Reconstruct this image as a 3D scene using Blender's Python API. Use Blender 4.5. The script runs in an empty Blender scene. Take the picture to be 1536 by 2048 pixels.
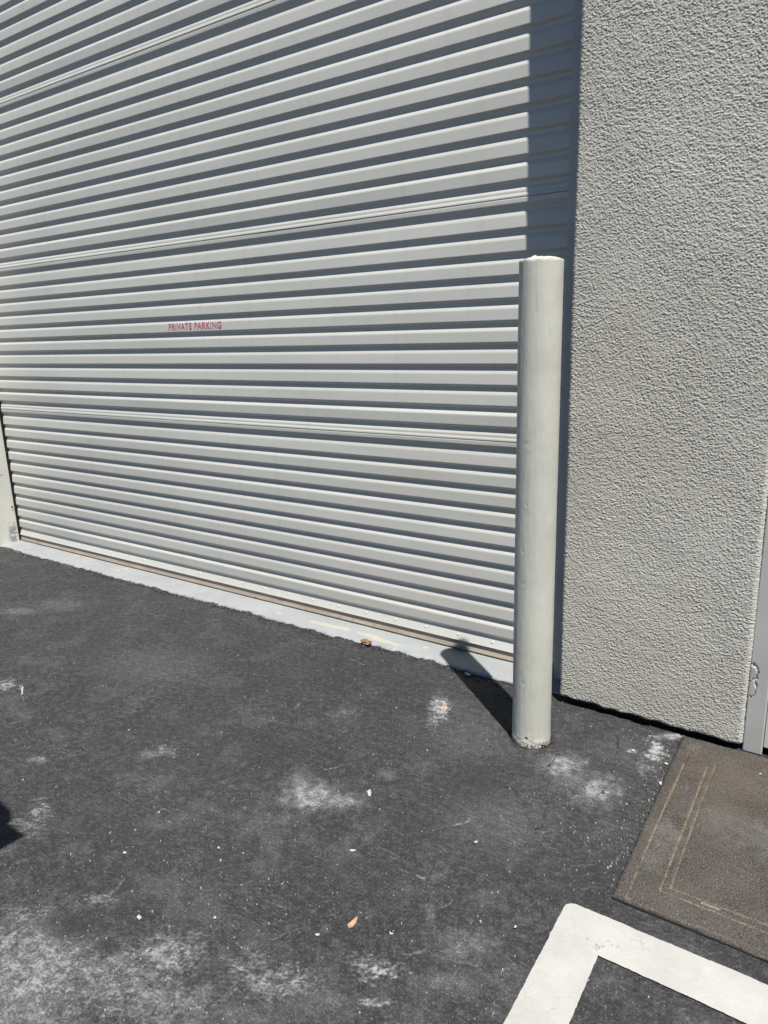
import bpy, math, random
import numpy as np
from mathutils import Matrix, Vector

scene = bpy.context.scene
H = 1.22                                   # camera height in metres; photo measurements below are in units of it

# ------------------------------------------------------------------ camera
yaw, pitch, roll = (math.radians(a) for a in (-34.8507, -14.17997, -1.79818))
FPX = 1440.02                              # focal length in pixels of the 1536 x 2048 photograph
fwd = Vector((math.sin(yaw)*math.cos(pitch), math.cos(yaw)*math.cos(pitch), math.sin(pitch)))
rgt = Vector((math.cos(yaw), -math.sin(yaw), 0))
upv = rgt.cross(fwd)
r2 = rgt*math.cos(roll) + upv*math.sin(roll)
u2 = -rgt*math.sin(roll) + upv*math.cos(roll)
cam = bpy.data.cameras.new('camera')
cam_o = bpy.data.objects.new('camera', cam)
scene.collection.objects.link(cam_o)
cam.sensor_fit = 'AUTO'; cam.sensor_width = 36.0; cam.lens = FPX/2048*36.0
cam.clip_start = 0.02; cam.clip_end = 500
m = Matrix((r2, u2, -fwd)).transposed().to_4x4()
m.translation = Vector((0, 0, H))
cam_o.matrix_world = m
scene.camera = cam_o

# ------------------------------------------------------------------ sky, sun, exposure
SUN_EL = math.radians(66.0)
SUN_H = Vector((0.778, -0.628, 0)).normalized()      # horizontal direction towards the sun
to_sun = Vector((SUN_H.x*math.cos(SUN_EL), SUN_H.y*math.cos(SUN_EL), math.sin(SUN_EL)))
w = bpy.data.worlds.new('World'); scene.world = w; w.use_nodes = True
nt = w.node_tree; nt.nodes.clear()
sky = nt.nodes.new('ShaderNodeTexSky'); sky.sky_type = 'NISHITA'; sky.sun_disc = False
sky.sun_elevation = SUN_EL; sky.sun_rotation = math.atan2(SUN_H.x, SUN_H.y)
sky.air_density = 0.75; sky.dust_density = 0.1; sky.ozone_density = 1.5; sky.altitude = 600
bg = nt.nodes.new('ShaderNodeBackground'); bg.inputs['Strength'].default_value = 0.05
wo = nt.nodes.new('ShaderNodeOutputWorld')
nt.links.new(sky.outputs[0], bg.inputs[0]); nt.links.new(bg.outputs[0], wo.inputs[0])
sun = bpy.data.lights.new('sun', 'SUN'); sun.energy = 5.0; sun.angle = math.radians(0.53); sun.color = (1.0, 0.955, 0.87)
sun_o = bpy.data.objects.new('sun', sun); scene.collection.objects.link(sun_o)
sun_o.rotation_euler = to_sun.to_track_quat('Z', 'Y').to_euler(); sun_o.location = (3, -3, 8)
vs = scene.view_settings
vs.view_transform = 'Standard'; vs.look = 'None'; vs.gamma = 1; vs.use_curve_mapping = False; vs.exposure = 0.80

# ------------------------------------------------------------------ helpers
C = scene.collection
def ray(x, y):
    return r2*((x-768)/FPX) - u2*((y-1024)/FPX) + fwd
def G(x, y, z=0.0):
    "world point on the ground seen at a photo pixel"
    d = ray(x, y); t = (z-H)/d.z
    return Vector((0, 0, H)) + d*t
def onY(x, y, Y):
    d = ray(x, y); t = Y/d.y
    return Vector((0, 0, H)) + d*t
def onX(x, y, X):
    d = ray(x, y); t = X/d.x
    return Vector((0, 0, H)) + d*t

def tag(o, label=None, cat=None, group=None, kind=None):
    if label: o['label'] = label
    if cat: o['category'] = cat
    if group: o['group'] = group
    if kind: o['kind'] = kind
    return o
def thing(name, label, cat, loc=(0, 0, 0), group=None):
    o = bpy.data.objects.new(name, None); C.objects.link(o); o.location = loc
    o.empty_display_size = 0.1
    return tag(o, label, cat, group, 'thing')
def np_mesh(name, V, F, mat, parent=None, smooth=True, attrs=None):
    "V (n,3), F (m,4) or list of polygons; coordinates are world, moved under the parent's origin"
    V = np.asarray(V, dtype=np.float32)
    if parent is not None:
        V = V - np.array(world_loc(parent), dtype=np.float32)
    me = bpy.data.meshes.new(name)
    if isinstance(F, np.ndarray):
        n = len(F); k = F.shape[1]
        me.vertices.add(len(V)); me.vertices.foreach_set('co', V.ravel())
        me.loops.add(n*k); me.loops.foreach_set('vertex_index', F.ravel().astype(np.int32))
        me.polygons.add(n); me.polygons.foreach_set('loop_start', (np.arange(n)*k).astype(np.int32))
    else:
        me.from_pydata([tuple(map(float, v)) for v in V], [], F)
    if attrs:
        for an, arr in attrs.items():
            if arr.ndim == 1:
                a = me.attributes.new(an, 'FLOAT', 'POINT'); a.data.foreach_set('value', arr.astype(np.float32))
            else:
                a = me.attributes.new(an, 'FLOAT_COLOR', 'POINT')
                a.data.foreach_set('color', np.concatenate([arr, np.ones((len(arr), 1))], 1).astype(np.float32).ravel())
    me.update(calc_edges=True)
    me.validate()
    me.polygons.foreach_set('use_smooth', np.full(len(me.polygons), smooth))
    me.materials.append(mat)
    o = bpy.data.objects.new(name, me); C.objects.link(o)
    if parent is not None: o.parent = parent
    return o
def world_loc(o):
    p = Vector((0, 0, 0))
    while o is not None:
        p += o.location; o = o.parent
    return p

class MB:
    "collects simple solids into one mesh"
    def __init__(s): s.v = []; s.f = []
    def add(s, v, f):
        n = len(s.v); s.v += [tuple(p) for p in v]; s.f += [[i+n for i in q] for q in f]
    def box(s, a, b, bev=0.0):
        (x0, y0, z0), (x1, y1, z1) = a, b
        if bev <= 0:
            s.add([(x0,y0,z0),(x1,y0,z0),(x1,y1,z0),(x0,y1,z0),(x0,y0,z1),(x1,y0,z1),(x1,y1,z1),(x0,y1,z1)],
                  [[0,3,2,1],[4,5,6,7],[0,1,5,4],[1,2,6,5],[2,3,7,6],[3,0,4,7]]); return
        # chamfered box
        pts = []; idx = {}
        for ax in range(3):
            for sx in (0, 1):
                for sy in (0, 1):
                    for sz in (0, 1):
                        p = [x1 if sx else x0, y1 if sy else y0, z1 if sz else z0]
                        sg = [-1 if sx else 1, -1 if sy else 1, -1 if sz else 1]
                        for k in range(3):
                            if k != ax: p[k] += sg[k]*bev
                        idx[(ax, sx, sy, sz)] = len(pts); pts.append(tuple(p))
        F = []
        c = Vector(((x0+x1)/2, (y0+y1)/2, (z0+z1)/2))
        def face(keys):
            q = [idx[k] for k in keys]
            P = [Vector(pts[i]) for i in q]
            n = (P[1]-P[0]).cross(P[2]-P[0]); mid = sum(P, Vector())/len(P)
            F.append(q if n.dot(mid-c) > 0 else q[::-1])
        for sg in (0, 1):
            face([(0,sg,0,0),(0,sg,1,0),(0,sg,1,1),(0,sg,0,1)])
            face([(1,0,sg,0),(1,1,sg,0),(1,1,sg,1),(1,0,sg,1)])
            face([(2,0,0,sg),(2,1,0,sg),(2,1,1,sg),(2,0,1,sg)])
        for a_ in (0, 1):
            for b_ in (0, 1):
                face([(0,a_,b_,0),(0,a_,b_,1),(1,a_,b_,1),(1,a_,b_,0)])
                face([(0,a_,0,b_),(0,a_,1,b_),(2,a_,1,b_),(2,a_,0,b_)])
                face([(1,0,a_,b_),(1,1,a_,b_),(2,1,a_,b_),(2,0,a_,b_)])
                for c_ in (0, 1): face([(0,a_,b_,c_),(1,a_,b_,c_),(2,a_,b_,c_)])
        s.add(pts, F)
    def build(s, name, mat, parent=None, smooth=False):
        return np_mesh(name, np.array(s.v), s.f, mat, parent, smooth)

# ---- numpy noise
def _hash(ix, iy, seed):
    h = (ix.astype(np.int64)*374761393 + iy.astype(np.int64)*668265263 + seed*1442695041) & 0xffffffff
    h = ((h ^ (h >> 13))*1274126177) & 0xffffffff
    h = (h ^ (h >> 16)) & 0xffffffff
    return h.astype(np.float64)/4294967296.0
def vnoise(x, y, seed=0):
    "gradient noise, about -1..1"
    ix = np.floor(x); iy = np.floor(y); fx = x-ix; fy = y-iy
    ux = fx*fx*fx*(fx*(fx*6-15)+10); uy = fy*fy*fy*(fy*(fy*6-15)+10)
    def g(dx, dy):
        a = _hash(ix+dx, iy+dy, seed)*2*math.pi
        return np.cos(a)*(fx-dx) + np.sin(a)*(fy-dy)
    a = g(0, 0); b = g(1, 0); c = g(0, 1); d = g(1, 1)
    return 1.5*((a+(b-a)*ux) + ((c+(d-c)*ux) - (a+(b-a)*ux))*uy)
def fbm(x, y, seed=0, n=4, gain=0.5):
    t = 0; a = 1.0
    for i in range(n):
        t = t + a*vnoise(x*2**i+i*7.3, y*2**i-i*3.1, seed+i); a *= gain
    return t
def sstep(a, b, x):
    t = np.clip((x-a)/(b-a), 0, 1); return t*t*(3-2*t)
def segdist(X, Y, a, b):
    ax, ay = a[0], a[1]; dx, dy = b[0]-ax, b[1]-ay
    t = np.clip(((X-ax)*dx+(Y-ay)*dy)/max(dx*dx+dy*dy, 1e-12), 0, 1)
    return np.hypot(X-ax-t*dx, Y-ay-t*dy), t
def grid_quads(nr, nc, keep=None):
    i = np.arange((nr-1)*(nc-1)); r = i//(nc-1); c = i % (nc-1)
    a = r*nc+c
    F = np.stack([a, a+1, a+nc+1, a+nc], 1)
    return F if keep is None else F[keep.ravel()]
def compact(V, F, *arrs):
    used = np.zeros(len(V), bool); used[F.ravel()] = True
    mp = np.cumsum(used)-1
    return (V[used], mp[F]) + tuple(a[used] for a in arrs)

# ---- materials
class NT:
    def __init__(s, name):
        s.m = bpy.data.materials.new(name); s.m.use_nodes = True; s.t = s.m.node_tree; s.t.nodes.clear()
        s.out = s.n('ShaderNodeOutputMaterial'); s.b = s.n('ShaderNodeBsdfPrincipled')
        s.l(s.b.outputs[0], s.out.inputs[0])
    def n(s, t, **kw):
        x = s.t.nodes.new(t)
        for k, v in kw.items(): setattr(x, k, v)
        return x
    def l(s, a, b): s.t.links.new(a, b)
    def put(s, sock, v):
        if hasattr(v, 'is_linked') or isinstance(v, bpy.types.NodeSocket): s.l(v, sock)
        elif isinstance(v, (tuple, list)) and len(v) == 3 and sock.type == 'RGBA': sock.default_value = (*v, 1)
        else: sock.default_value = v
    def pos(s): return s.n('ShaderNodeNewGeometry').outputs['Position']
    def mapping(s, vec, scale=(1,1,1), rot=(0,0,0), loc=(0,0,0)):
        x = s.n('ShaderNodeMapping'); s.l(vec, x.inputs[0])
        x.inputs['Scale'].default_value = scale; x.inputs['Rotation'].default_value = rot; x.inputs['Location'].default_value = loc
        return x.outputs[0]
    def noise(s, vec, scale, detail=3, rough=0.5, dist=0):
        x = s.n('ShaderNodeTexNoise'); s.l(vec, x.inputs['Vector'])
        x.inputs['Scale'].default_value = scale; x.inputs['Detail'].default_value = detail
        x.inputs['Roughness'].default_value = rough; x.inputs['Distortion'].default_value = dist
        return x.outputs['Fac']
    def voro(s, vec, scale, feature='F1'):
        x = s.n('ShaderNodeTexVoronoi', feature=feature); s.l(vec, x.inputs['Vector']); x.inputs['Scale'].default_value = scale
        return x.outputs['Distance']
    def math(s, op, a, b=0.0, c=None, clamp=False):
        x = s.n('ShaderNodeMath', operation=op); x.use_clamp = clamp
        s.put(x.inputs[0], a); s.put(x.inputs[1], b)
        if c is not None: s.put(x.inputs[2], c)
        return x.outputs[0]
    def remap(s, v, a, b, c=0.0, d=1.0, smooth=True):
        x = s.n('ShaderNodeMapRange'); x.interpolation_type = 'SMOOTHSTEP' if smooth else 'LINEAR'
        s.put(x.inputs[0], v)
        for i, q in enumerate((a, b, c, d)): x.inputs[i+1].default_value = q
        return x.outputs[0]
    def mix(s, f, a, b, mode='MIX'):
        x = s.n('ShaderNodeMix', data_type='RGBA', blend_type=mode)
        s.put(x.inputs['Factor'], f); s.put(x.inputs['A'] if False else x.inputs[6], a); s.put(x.inputs[7], b)
        return x.outputs[2]
    def attr(s, name):
        return s.n('ShaderNodeAttribute', attribute_name=name)
    def bump(s, h, strength, dist, prev=None):
        x = s.n('ShaderNodeBump'); s.put(x.inputs['Height'], h)
        x.inputs['Strength'].default_value = strength; x.inputs['Distance'].default_value = dist
        if prev is not None: s.l(prev, x.inputs['Normal'])
        return x.outputs[0]
    def set(s, col=None, rough=None, spec=None, nrm=None, metal=None):
        if col is not None: s.put(s.b.inputs['Base Color'], col)
        if rough is not None: s.put(s.b.inputs['Roughness'], rough)
        if spec is not None: s.put(s.b.inputs['Specular IOR Level'], spec)
        if metal is not None: s.put(s.b.inputs['Metallic'], metal)
        if nrm is not None: s.l(nrm, s.b.inputs['Normal'])
        return s.m
    def near(s, p, center, radius):
        "1 at centre falling to 0 at radius"
        d = s.n('ShaderNodeVectorMath', operation='DISTANCE'); s.l(p, d.inputs[0]); d.inputs[1].default_value = center
        return s.remap(d.outputs['Value'], radius*0.35, radius, 1.0, 0.0)

def mat_door():
    t = NT('painted_door_steel'); p = t.pos()
    n1 = t.noise(t.mapping(p, (1.2, 1, 5)), 1.0, 3)
    n2 = t.noise(p, 60, 4, 0.6)
    col = t.mix(t.remap(n1, .3, .7), (.424, .426, .401), (.462, .464, .440))
    # faint dust streaks low on the door and scattered scuffs
    sc = t.remap(t.noise(t.mapping(p, (3, 1, 22)), 1.7, 4, .65), .62, .74)
    col = t.mix(t.math('MULTIPLY', sc, 0.16), col, (.3240, .3119, .2754))
    rain = t.remap(t.noise(t.mapping(p, (26, 1, .9)), 1.0, 4, .6), .50, .72)
    col = t.mix(t.math('MULTIPLY', rain, .14), col, (.30, .29, .265))
    speck = t.remap(t.voro(p, 9.0), .018, .012)
    col = t.mix(t.math('MULTIPLY', speck, .45), col, (.2430, .2349, .2187))
    nb = t.bump(n2, .05, .002)
    nb = t.bump(t.noise(t.mapping(p, (2.4, 1, 9)), 1.0, 2), .25, .004, nb)
    return t.set(col, t.remap(n2, .3, .7, .28, .36), .9, nb)
def mat_paint(name, c0, c1, rough=.5, bump=.12, scale=90):
    t = NT(name); p = t.pos()
    n1 = t.noise(p, 7, 4, .6); n2 = t.noise(p, scale, 3, .6)
    col = t.mix(t.remap(n1, .32, .68), c0, c1)
    return t, p, col, n2
M = {}
M['door'] = mat_door()

# bollard paint: thick brush coats with drips, chips and grime towards the foot
t, p, col, n2 = mat_paint('bollard_paint', (.4050, .4050, .3645), (.4577, .4577, .4131))
scuff = t.remap(t.noise(t.mapping(p, (30, 30, 9)), 1.0, 5, .65), .62, .70)
col = t.mix(t.math('MULTIPLY', scuff, .22), col, (.2916, .2835, .2592))
chip = t.attr('chip').outputs['Fac']
col = t.mix(t.math('MULTIPLY', chip, t.remap(t.noise(p, 160, 3), .35, .6)), col, (.0729, .0607, .0486))
nb = t.bump(n2, .12, .0015); nb = t.bump(t.noise(t.mapping(p, (1, 1, .35)), 45, 3), .25, .003, nb)
M['bollard'] = t.set(col, .46, .45, nb)

# left jamb: cream gloss paint with a scraped bare patch
JX = -3.597*H
t, p, col, n2 = mat_paint('jamb_paint', (.4860, .4860, .4455), (.5346, .5346, .4941))
patch = onX(28, 1068, JX)
pp = t.mapping(p, (1, 1, .45), (0, 0, 0), (0, 0, patch.z*.55))
f = t.near(pp, (patch.x, patch.y, patch.z), .045)
f = t.math('MULTIPLY', f, t.remap(t.noise(p, 38, 4, .6), .40, .52))
col = t.mix(f, col, (.2187, .2349, .2430))
st = t.remap(t.noise(t.mapping(p, (1, 26, 3)), 1.0, 4, .6), .58, .72)
col = t.mix(t.math('MULTIPLY', st, .25), col, (.3402, .3321, .2916))
M['jamb'] = t.set(col, .45, .5, t.bump(n2, .08, .0015))

t, p, col, n2 = mat_paint('guide_paint', (.3807, .3929, .3888), (.4293, .4415, .4374))
M['guide'] = t.set(col, .42, .5, t.bump(n2, .08, .0015))
t = NT('gap_shade_black'); p = t.pos()
M['dark'] = t.set(t.mix(t.noise(p, 40), (.0097, .0097, .0105), (.0243, .0227, .0219)), .9, .2)  # near-black colour stands in for the shade inside gaps and recesses

# casing: grey enamel over old timber
t, p, col, n2 = mat_paint('casing_enamel', (.3564, .3645, .3564), (.4050, .4131, .4050))
grain = t.noise(t.mapping(p, (120, 120, 4)), 1.0, 4, .6)
wear = t.remap(t.noise(t.mapping(p, (28, 28, 7)), 1.0, 5, .6), .64, .72)
col = t.mix(t.math('MULTIPLY', wear, .35), col, (.2430, .2308, .2025))
nb = t.bump(grain, .18, .0015); nb = t.bump(n2, .12, .001, nb)
M['casing'] = t.set(col, .42, .5, nb)
t, p, col, n2 = mat_paint('cream_enamel', (.4455, .4415, .3888), (.4941, .4901, .4374))
M['cream'] = t.set(col, .45, .5, t.bump(n2, .1, .0015))

# stucco
t = NT('stucco'); p = t.pos()
hgt = t.attr('relief').outputs['Fac']
n1 = t.noise(p, 2.2, 4, .6); n2 = t.noise(p, 420, 3, .6)
col = t.mix(t.remap(n1, .3, .7), (.3969, .3847, .3483), (.4455, .4374, .4050))
drip = t.remap(t.noise(t.mapping(p, (9, 1, .7)), 1.0, 5, .65), .50, .74)
col = t.mix(t.math('MULTIPLY', drip, .28), col, (.30, .29, .265))
blot = t.remap(t.noise(p, 3.3, 6, .7), .52, .70)
col = t.mix(t.math('MULTIPLY', blot, .22), col, (.33, .325, .31))
yel = t.remap(t.noise(p, 5.5, 4, .6), .55, .72)
low = t.n('ShaderNodeSeparateXYZ'); t.l(p, low.inputs[0])
lowf = t.remap(low.outputs[2], .75, .02, 0.0, 1.0)
col = t.mix(t.math('MULTIPLY', t.math('MULTIPLY', yel, lowf), .55), col, (.4050, .3564, .2511))
pit = t.remap(hgt, .36, .08)
col = t.mix(t.math('MULTIPLY', pit, .35), col, (.2106, .1985, .1701))          # darker in the pits of the coat
M['stucco'] = t.set(col, .85, .25, t.bump(n2, .45, .0012))
t = NT('stucco_plain'); p = t.pos()
v = t.noise(p, 130, 4, .6); n1 = t.noise(p, 2.2, 4, .6)
col = t.mix(t.remap(n1, .3, .7), (.3969, .3847, .3483), (.4455, .4374, .4050))
M['stucco_far'] = t.set(col, .85, .25, t.bump(v, 1.0, .006))

# threshold concrete with chipped grey paint
t = NT('threshold_paint'); p = t.pos()
n1 = t.noise(p, 6, 4, .6); n2 = t.noise(p, 140, 4, .65)
col = t.mix(t.remap(n1, .3, .7), (.2187, .2349, .2471), (.2552, .2697, .2794))
ww = t.attr('wear').outputs['Fac']
wf = t.remap(t.math('ADD', ww, t.math('MULTIPLY', t.math('SUBTRACT', t.noise(t.mapping(p, (1, 1.6, 1)), 30, 5, .7), .5), 1.5)), .45, .62)
col = t.mix(t.math('MULTIPLY', wf, .6), col, (.3807, .3402, .2592))
gr = t.remap(t.noise(p, 60, 8, .75), .62, .70)
col = t.mix(t.math('MULTIPLY', gr, .45), col, (.0810, .0810, .0810))
M['sill'] = t.set(col, .6, .4, t.bump(n2, .25, .0015))

t = NT('weather_seal_rubber'); p = t.pos()
n1 = t.noise(t.mapping(p, (6, 1, 60)), 1.0, 4, .6); n2 = t.noise(p, 22, 4, .6)
col = t.mix(t.remap(n1, .3, .7), (.2673, .2228, .1823), (.3483, .2957, .2430))
col = t.mix(t.math('MULTIPLY', t.remap(n2, .58, .72), .5), col, (.1215, .1053, .0972))
M['seal'] = t.set(col, .6, .35, t.bump(n1, .2, .002))

# asphalt
def mat_asphalt():
    t = NT('sealed_asphalt'); p = t.pos()
    mk = t.n('ShaderNodeSeparateColor'); t.l(t.attr('marks').outputs['Color'], mk.inputs[0])
    chalk, tan, dark = mk.outputs[0], mk.outputs[1], mk.outputs[2]
    big = t.noise(p, 1.6, 4, .6); mid = t.noise(p, 9, 6, .65); fine = t.noise(p, 190, 4, .7)
    mot = t.noise(p, 48, 9, .72)
    st = t.noise(t.mapping(p, (60, 260, 1), (0, 0, .5)), 1.0, 5, .68)
    col = t.mix(t.remap(big, .3, .7), (.0158, .0162, .0180), (.0228, .0233, .0254))
    col = t.mix(t.math('MULTIPLY', t.remap(mot, .48, .66), .70), col, (.057, .0585, .063))
    col = t.mix(t.math('MULTIPLY', t.remap(mot, .47, .36), .68), col, (.0100, .0100, .0105))
    col = t.mix(t.math('MULTIPLY', t.remap(fine, .53, .66), .55), col, (.091, .094, .100))
    col = t.mix(t.math('MULTIPLY', t.remap(fine, .46, .36), .55), col, (.009, .009, .010))
    col = t.mix(t.math('MULTIPLY', t.remap(st, .56, .70), t.remap(mid, .40, .60, .05, .5)), col, (.077, .079, .085))
    pepper = t.remap(t.voro(p, 62), .10, .05)
    col = t.mix(t.math('MULTIPLY', pepper, .45), col, (.20, .20, .20))
    # hair scratches in several directions, gathered where the surface is rubbed
    scr = None
    for i, (rz, sx, sy, lo) in enumerate(((.45, 14, 520, .655), (-.35, 18, 600, .67), (1.15, 16, 560, .68), (2.3, 12, 480, .68))):
        wv = t.noise(p, 6+i, 2)
        q = t.n('ShaderNodeVectorMath', operation='ADD'); t.l(t.mapping(p, (sx, sy, 1), (0, 0, rz)), q.inputs[0])
        cb = t.n('ShaderNodeCombineXYZ'); t.put(cb.inputs[1], t.math('MULTIPLY', wv, 9.0)); t.l(cb.outputs[0], q.inputs[1])
        v = t.remap(t.noise(q.outputs[0], 1.0, 2, .5), lo, lo+.05)
        scr = v if scr is None else t.math('MAXIMUM', scr, v)
    scr = t.math('MULTIPLY', scr, t.remap(t.noise(p, 4.2, 4, .6), .42, .66, .04, .8))
    col = t.mix(scr, col, (.17, .17, .172))
    # dust and worn paint: broken up by the grain of the surface
    frac = t.noise(p, 42, 10, .74); stk = t.noise(t.mapping(p, (45, 190, 1), (0, 0, .5)), 1.0, 6, .7)
    jit = t.math('MULTIPLY_ADD', t.math('SUBTRACT', frac, .5), 1.5, t.math('MULTIPLY', t.math('SUBTRACT', stk, .5), 1.1))
    jit = t.math('MULTIPLY_ADD', t.math('SUBTRACT', fine, .5), .8, jit)
    on = t.remap(chalk, .02, .15)
    haze = t.math('MULTIPLY', t.math('MULTIPLY', chalk, .62), t.remap(fine, .36, .6, .45, 1.0), clamp=True)
    col = t.mix(haze, col, (.25, .255, .27))
    cov = t.math('MULTIPLY', t.remap(t.math('ADD', chalk, jit), .38, 1.25), on)
    col = t.mix(t.math('MULTIPLY', cov, .68), col, (.36, .365, .385))
    col = t.mix(t.math('MULTIPLY', t.remap(t.math('ADD', tan, jit), .3, .9), t.remap(tan, .02, .12)), col, (.42, .33, .24))
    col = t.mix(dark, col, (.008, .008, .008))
    nb = t.bump(fine, .55, .003)
    nb = t.bump(mot, .55, .005, nb)
    return t.set(col, t.remap(mid, .3, .7, .62, .80), .35, nb)
M['asphalt'] = mat_asphalt()

# road paint
t = NT('road_paint'); p = t.pos()
n1 = t.noise(p, 11, 4, .6); n2 = t.noise(p, 200, 3, .6)
col = t.mix(t.remap(n1, .3, .7), (.305, .303, .297), (.345, .343, .338))
ww = t.attr('wear').outputs['Fac']
wf = t.remap(t.math('ADD', ww, t.math('MULTIPLY', t.math('SUBTRACT', t.noise(p, 120, 5, .7), .5), 1.7)), .62, .78)
col = t.mix(t.math('MULTIPLY', wf, .8), col, (.1296, .1174, .1013))
dirt = t.remap(t.noise(t.mapping(p, (1, 2.3, 1), (0, 0, .6)), 16, 5, .65), .60, .72)
col = t.mix(t.math('MULTIPLY', dirt, .22), col, (.2025, .1944, .1782))
pin = t.remap(t.noise(p, 260, 5, .75), .66, .72)
col = t.mix(t.math('MULTIPLY', pin, t.remap(n1, .35, .6, .1, .75)), col, (.09, .085, .08))
ck = t.n('ShaderNodeTexVoronoi', feature='DISTANCE_TO_EDGE'); ck.inputs['Scale'].default_value = 9
wv = t.n('ShaderNodeVectorMath', operation='ADD'); t.l(p, wv.inputs[0])
nz = t.n('ShaderNodeTexNoise'); t.l(p, nz.inputs['Vector']); nz.inputs['Scale'].default_value = 22; nz.inputs['Detail'].default_value = 4
mz = t.n('ShaderNodeVectorMath', operation='SCALE'); t.l(nz.outputs['Color'], mz.inputs[0]); mz.inputs['Scale'].default_value = .09
t.l(mz.outputs[0], wv.inputs[1]); t.l(wv.outputs[0], ck.inputs['Vector'])
hair = t.math('MULTIPLY', t.remap(ck.outputs['Distance'], .012, .004), t.remap(t.noise(p, 7, 3), .50, .60))
col = t.mix(t.math('MULTIPLY', hair, .3), col, (.11, .105, .10))
tyre = t.remap(t.noise(t.mapping(p, (5, 60, 1), (0, 0, 1.0)), 1.0, 5, .7), .60, .74)
col = t.mix(t.math('MULTIPLY', tyre, .25), col, (.15, .145, .14))
nb = t.bump(n2, .35, .0018); nb = t.bump(t.noise(p, 38, 3, .6), .3, .005, nb)
M['roadpaint'] = t.set(col, .7, .35, nb)

# door mat
t = NT('mat_pile'); p = t.pos()
mk = t.n('ShaderNodeSeparateColor'); t.l(t.attr('marks').outputs['Color'], mk.inputs[0])
fib = t.noise(p, 330, 3, .7); rib = t.noise(t.mapping(p, (420, 130, 1)), 1.0, 3, .6); mid = t.noise(p, 7, 4, .6)
col = t.mix(t.remap(mid, .3, .7), (.046, .042, .039), (.072, .067, .063))
col = t.mix(t.math('MULTIPLY', t.remap(fib, .50, .66), .62), col, (.215, .198, .180))
col = t.mix(t.math('MULTIPLY', t.remap(rib, .48, .32), .8), col, (.0146, .0130, .0113))
col = t.mix(t.math('MULTIPLY', mk.outputs[0], t.remap(fib, .32, .55, .35, 1.0)), col, (.29, .225, .15))
col = t.mix(t.math('MULTIPLY', mk.outputs[1], t.remap(fib, .35, .6, .2, 1.0)), col, (.1782, .1053, .0527))
col = t.mix(t.math('MULTIPLY', mk.outputs[2], t.remap(fib, .35, .6, .2, 1.0)), col, (.2673, .2592, .2511))
M['mat'] = t.set(col, .95, .1, t.bump(fib, .9, .004))
t = NT('black_rubber'); p = t.pos()
M['rubber'] = t.set(t.mix(t.noise(p, 60), (.0097, .0097, .0097), (.0243, .0227, .0219)), .7, .3)

t = NT('white_paint_chip'); p = t.pos()
M['chip'] = t.set(t.mix(t.remap(t.noise(p, 120), .3, .7), (.24, .24, .24), (.40, .40, .395)), .6, .4)
t = NT('dry_leaf'); p = t.pos()
M['leaf'] = t.set(t.mix(t.remap(t.noise(p, 90), .3, .7), (.25, .175, .10), (.33, .245, .16)), .65, .3)
t = NT('rusty_leaf'); p = t.pos()
M['leaf2'] = t.set(t.mix(t.remap(t.noise(p, 150), .35, .65), (.10, .05, .025), (.26, .165, .09)), .7, .3)
t = NT('red_lettering'); p = t.pos()
wn = t.noise(p, 190, 4, .65)
M['letters'] = t.set(t.mix(t.remap(wn, .46, .70), (.36, .075, .105), (.44, .33, .32)), .5, .4)
t = NT('galvanised_steel'); p = t.pos()
M['steel'] = t.set(t.mix(t.noise(p, 20), (.2835, .2916, .2997), (.4050, .4050, .4050)), .45, .5, None, .6)
t = NT('bolt_grime'); p = t.pos()
M['bolt'] = t.set(t.mix(t.noise(p, 90), (.0810, .0770, .0689), (.1782, .1701, .1539)), .6, .4)

# ------------------------------------------------------------------ asphalt ground
YD = 1.871*H              # plane of the rib faces of the door
YP = 1.718*H              # face of the stucco pillar
SILL_Y = 1.762*H          # front edge of the threshold
def sill_edge(x):
    return SILL_Y + .008*fbm(x*2.3, x*0+3.1, 91, 4, .6) + .007*fbm(x*21, x*0+.7, 95, 4, .7)

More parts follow.
